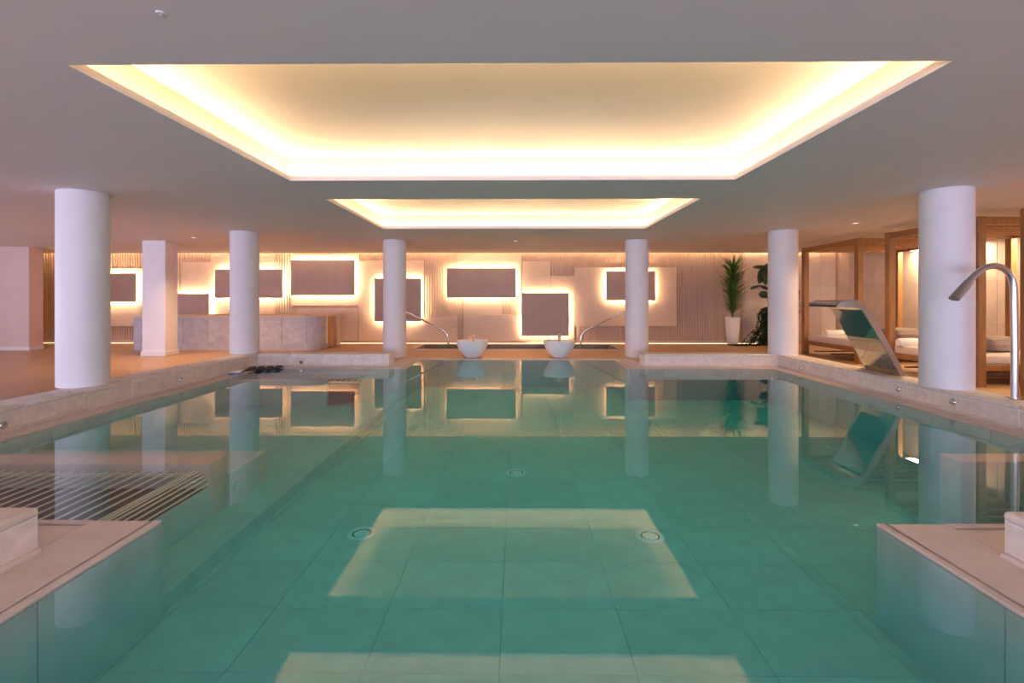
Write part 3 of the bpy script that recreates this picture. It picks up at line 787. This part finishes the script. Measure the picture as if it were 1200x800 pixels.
# ------------------------------------------------------------------ plants
def leaf_strip(bm, base, dirv, L, wd, droop, seg=4, fold=0.0):
    dirv = dirv.normalized(); side = dirv.cross(Vector((0, 0, 1)))
    if side.length < 0.05: side = Vector((1, 0, 0))
    side.normalize(); prev = None; p = Vector(base); dv = dirv.copy()
    for k in range(seg + 1):
        t = k / seg; wk = wd * (math.sin(math.pi * min(1, 0.18 + 0.82 * t)) ** 0.8) if k < seg else 0.002
        l, r_ = bm.verts.new(p - side * wk / 2), bm.verts.new(p + side * wk / 2)
        if prev: bm.faces.new((prev[0], prev[1], r_, l))
        prev = (l, r_); dv = (dv + Vector((0, 0, -droop / seg))).normalized(); p = p + dv * (L / seg)
pb = at_z(861, 405, FZ)
pl = thing('potted_palm', 'tall spiky green plant in a slim white pot', 'plant', (pb.x, pb.y + 0.15, FZ))
pot = obj('pot', lathe([(0, 0), (0.13, 0), (0.15, 0.02), (0.185, 0.3), (0.215, 0.65), (0.225, 0.90), (0.21, 0.905), (0.20, 0.86), (0.0, 0.85)], 32), 'pot_white', pl, True)
obj('soil', lathe([(0, 0.87), (0.10, 0.868), (0.203, 0.855)], 24), 'soil', pl)
obj('stem', tube([(0, 0, 0.86), (0.01, 0, 1.5), (-0.01, 0.01, 2.1), (0, 0, 2.6)], [0.035, 0.03, 0.025, 0.015], 10), 'bark', pl, True)
rl = random.Random(3)
lfm = []
for v in range(6):
    bm = bmesh.new(); leaf_strip(bm, (0, 0, 0), Vector((1, 0, 0.55 + 0.16 * v)), 0.46 + 0.03 * (v % 3), 0.05, 0.35, 4)
    lfm.append(mesh(bm, 'leaf_green', 'leaf', True))
for k in range(290):
    h = 0.96 + 1.50 * (k / 289)
    o = obj('leaf', lfm[rl.randrange(6)], None, pl)
    o.location = (0, 0, h); o.rotation_euler = (0, rl.uniform(-0.3, 0.25), k * 2.4 + rl.uniform(-0.3, 0.3))
    s = rl.uniform(0.8, 1.1) * (0.85 + 0.4 * min(1.0, (h - 0.9) / 0.7)); o.scale = (s, s, s)
# broad-leaved plant with trailing vine, on a tall planter behind the column
qb = at_z(899, 404.5, FZ)
P2 = Vector((qb.x + 0.12, qb.y + 0.15, FZ))
vp = thing('trailing_plant', 'dark broad-leaved plant with trailing vine behind the column', 'plant', P2)
obj('planter', lathe([(0, 0), (0.16, 0), (0.17, 0.03), (0.2, 0.5), (0.22, 0.98), (0.2, 1.0), (0.19, 0.95), (0, 0.94)], 28), 'wicker', vp, True)
obj('stem', tube(smooth_path([(0, 0, 0.94), (-0.02, 0, 1.4), (-0.10, 0, 1.9), (-0.2, 0, 2.35)], 4), 0.014, 8), 'bark', vp, True)
def big_leaf(px0, py0, px1, py1, wd, cup=0.12):
    a = at_y(px0, py0, P2.y) - P2; b = at_y(px1, py1, P2.y - 0.12) - P2
    d = b - a; L = d.length; d.normalize(); sd = d.cross(Vector((0, 1, 0))).normalized(); nn = sd.cross(d)
    bm = bmesh.new(); prev = None
    for k in range(9):
        t = k / 8; w_ = wd * math.sin(math.pi * (0.03 + 0.95 * t)) ** 0.7
        c = a + d * L * t + nn * cup * math.sin(math.pi * t)
        row = [bm.verts.new(c + sd * w_ * s_ + nn * (-0.25 * w_ * abs(s_))) for s_ in (-0.5, 0, 0.5)]
        if prev:
            for i in range(2): bm.faces.new((prev[i], prev[i + 1], row[i + 1], row[i]))
        prev = row
    lo = obj('leaf', bm, 'leaf_dark', vp, True)
    m_ = lo.modifiers.new('thick', 'SOLIDIFY'); m_.thickness = 0.004
big_leaf(903, 308, 889, 332, 0.34); big_leaf(903, 312, 882, 313, 0.12); big_leaf(906, 312, 896, 333, 0.36)
big_leaf(892, 334, 879, 339, 0.10); big_leaf(890, 334, 903, 339, 0.11); big_leaf(905, 346, 889, 344, 0.24); big_leaf(908, 335, 925, 330, 0.2); big_leaf(908, 322, 924, 312, 0.25)
rl = random.Random(9)
bm = bmesh.new()
strands = []
for k in range(30):
    x0 = rl.uniform(-0.42, 0.10); y0 = -0.2 + rl.uniform(-0.08, 0.06)
    xe = x0 * 1.4 - 0.18 - rl.uniform(0.0, 0.25); ze = rl.uniform(0.02, 0.5) if k % 3 else 0.02
    strands.append([Vector((x0 * 0.6, y0 * 0.6, 0.98 + rl.uniform(0.05, 0.25))), Vector((x0, y0, 1.0)), Vector((x0 * 1.1 - 0.03, y0 - 0.03, 0.65)), Vector((xe * 0.8, y0 - 0.05, max(ze, 0.3))), Vector((xe, y0 - 0.06, ze))])
for k in range(7):
    x0 = -0.2 - 0.02 * k
    strands.append([Vector((x0, -0.2, 0.35)), Vector((x0 - 0.12, -0.24, 0.05)), Vector((x0 - 0.4 - 0.06 * k, -0.28 - 0.02 * k, 0.03)), Vector((x0 - 0.55 - 0.1 * k, -0.26 - 0.03 * k, 0.03))])
for st in strands: tube(smooth_path(st, 5), 0.005, 5, bm)
obj('vine', bm, 'leaf_dark', vp)
bm = bmesh.new()
for st in strands:
    for p in smooth_path(st, 9):
        for q in range(3):
            a = rl.uniform(0, 6.28); dv = Vector((math.cos(a), math.sin(a), rl.uniform(-0.5, 0.4)))
            b_ = p + Vector((rl.uniform(-0.02, 0.02), rl.uniform(-0.02, 0.02), rl.uniform(-0.02, 0.02)))
            if b_.z < 0.02: b_.z = 0.02
            leaf_strip(bm, b_, dv, rl.uniform(0.06, 0.10), 0.055, 0.25 if b_.z > 0.15 else -0.05, 2)
vf = obj('vine_leaves', bm, 'leaf_dark', vp); vf['kind'] = 'stuff'
bm = bmesh.new()
fp = at_y(936, 355, P2.y) - P2
tube([(fp.x - 0.35, 0, 0.95), (fp.x - 0.06, 0, fp.z + 0.1), (fp.x, 0, fp.z + 0.35)], 0.008, 6, bm)
for k in range(60):
    zc = fp.z + rl.uniform(-0.55, 0.4)
    leaf_strip(bm, (fp.x + rl.uniform(-0.06, 0.05), rl.uniform(-0.05, 0.05), zc), Vector((rl.uniform(-1, 1), rl.uniform(-1, 1), rl.uniform(-0.8, 0.6))), 0.09, 0.04, 0.3, 2)
fo = obj('flower_spray', bm, 'flower_red', vp); fo['label'] = 'dark red hanging flower spray'

# ------------------------------------------------------------------ small things
# dark strapped mat and blue-white cloth on the rim corner
c0 = at_z(302, 437, RZ)
mt = thing('slatted_mat', 'small dark strapped mat lying on the rim corner by the lounge curb', 'mat', (-5.28, 10.13, RZ), math.radians(20))
for k in range(4):
    obj('slat', box(-0.34 + 0.17 * k, -0.22 + 0.17 * k, -0.24, 0.24, 0.012, 0.035, 0.006, 1), 'black_rubber', mt)
for y in (-0.15, 0.15): obj('strap', box(-0.36, 0.34, y - 0.03, y + 0.03, 0.0, 0.014, 0.003, 1), 'black_rubber', mt)
clo = thing('folded_cloth', 'small blue and white folded cloth beside the dark strapped mat', 'cloth', (-5.55, 9.55, RZ), 0.3)
obj('lower_fold', box(-0.11, 0.11, -0.20, 0.20, 0.0, 0.03, 0.012, 2), 'blue_cloth', clo, True)
obj('upper_fold', box(-0.10, 0.10, -0.16, 0.17, 0.03, 0.055, 0.012, 2), 'towel_cloth', clo, True)
# downlights
for (px, py, lb) in ((227, 278, 'small recessed downlight above the reception desk'), (604, 282, 'small recessed downlight between the two white floor columns'),
                     (1003, 261, 'small recessed downlight in front of the plant-side cabana'), (188, 15, 'small sprinkler head in the ceiling beside the large coffer')):
    p = at_z(px, py, ZC)
    t = thing('downlight' if 'downlight' in lb else 'sprinkler', lb, 'ceiling light' if 'downlight' in lb else 'sprinkler', (p.x, p.y, ZC))
    if 'downlight' in lb:
        obj('trim_ring', lathe([(0.045, -0.001), (0.045, -0.012), (0.075, -0.008), (0.08, 0.0)], 24), 'column_paint', t, True)
        sl = bpy.data.lights.new('downlight_beam', 'SPOT'); sl.energy = 330 if px < 500 else 150; sl.color = (1.0, 0.60, 0.30)
        sl.spot_size = math.radians(120); sl.spot_blend = 0.9; sl.shadow_soft_size = 0.04
        so = bpy.data.objects.new('downlight_beam', sl); C.objects.link(so); so.location = (0, 0, -0.03); so.parent = t
        obj('lens', lathe([(0.0, -0.006), (0.044, -0.006), (0.044, 0.0)], 20), 'downlight_lens', t)
    else:
        obj('cover_plate', lathe([(0.0, -0.006), (0.018, -0.005), (0.022, 0.0)], 20), 'column_paint', t, True)
        obj('nozzle', tube([(0, 0, -0.01), (0, 0, -0.013)], 0.005, 8), 'column_paint', t)
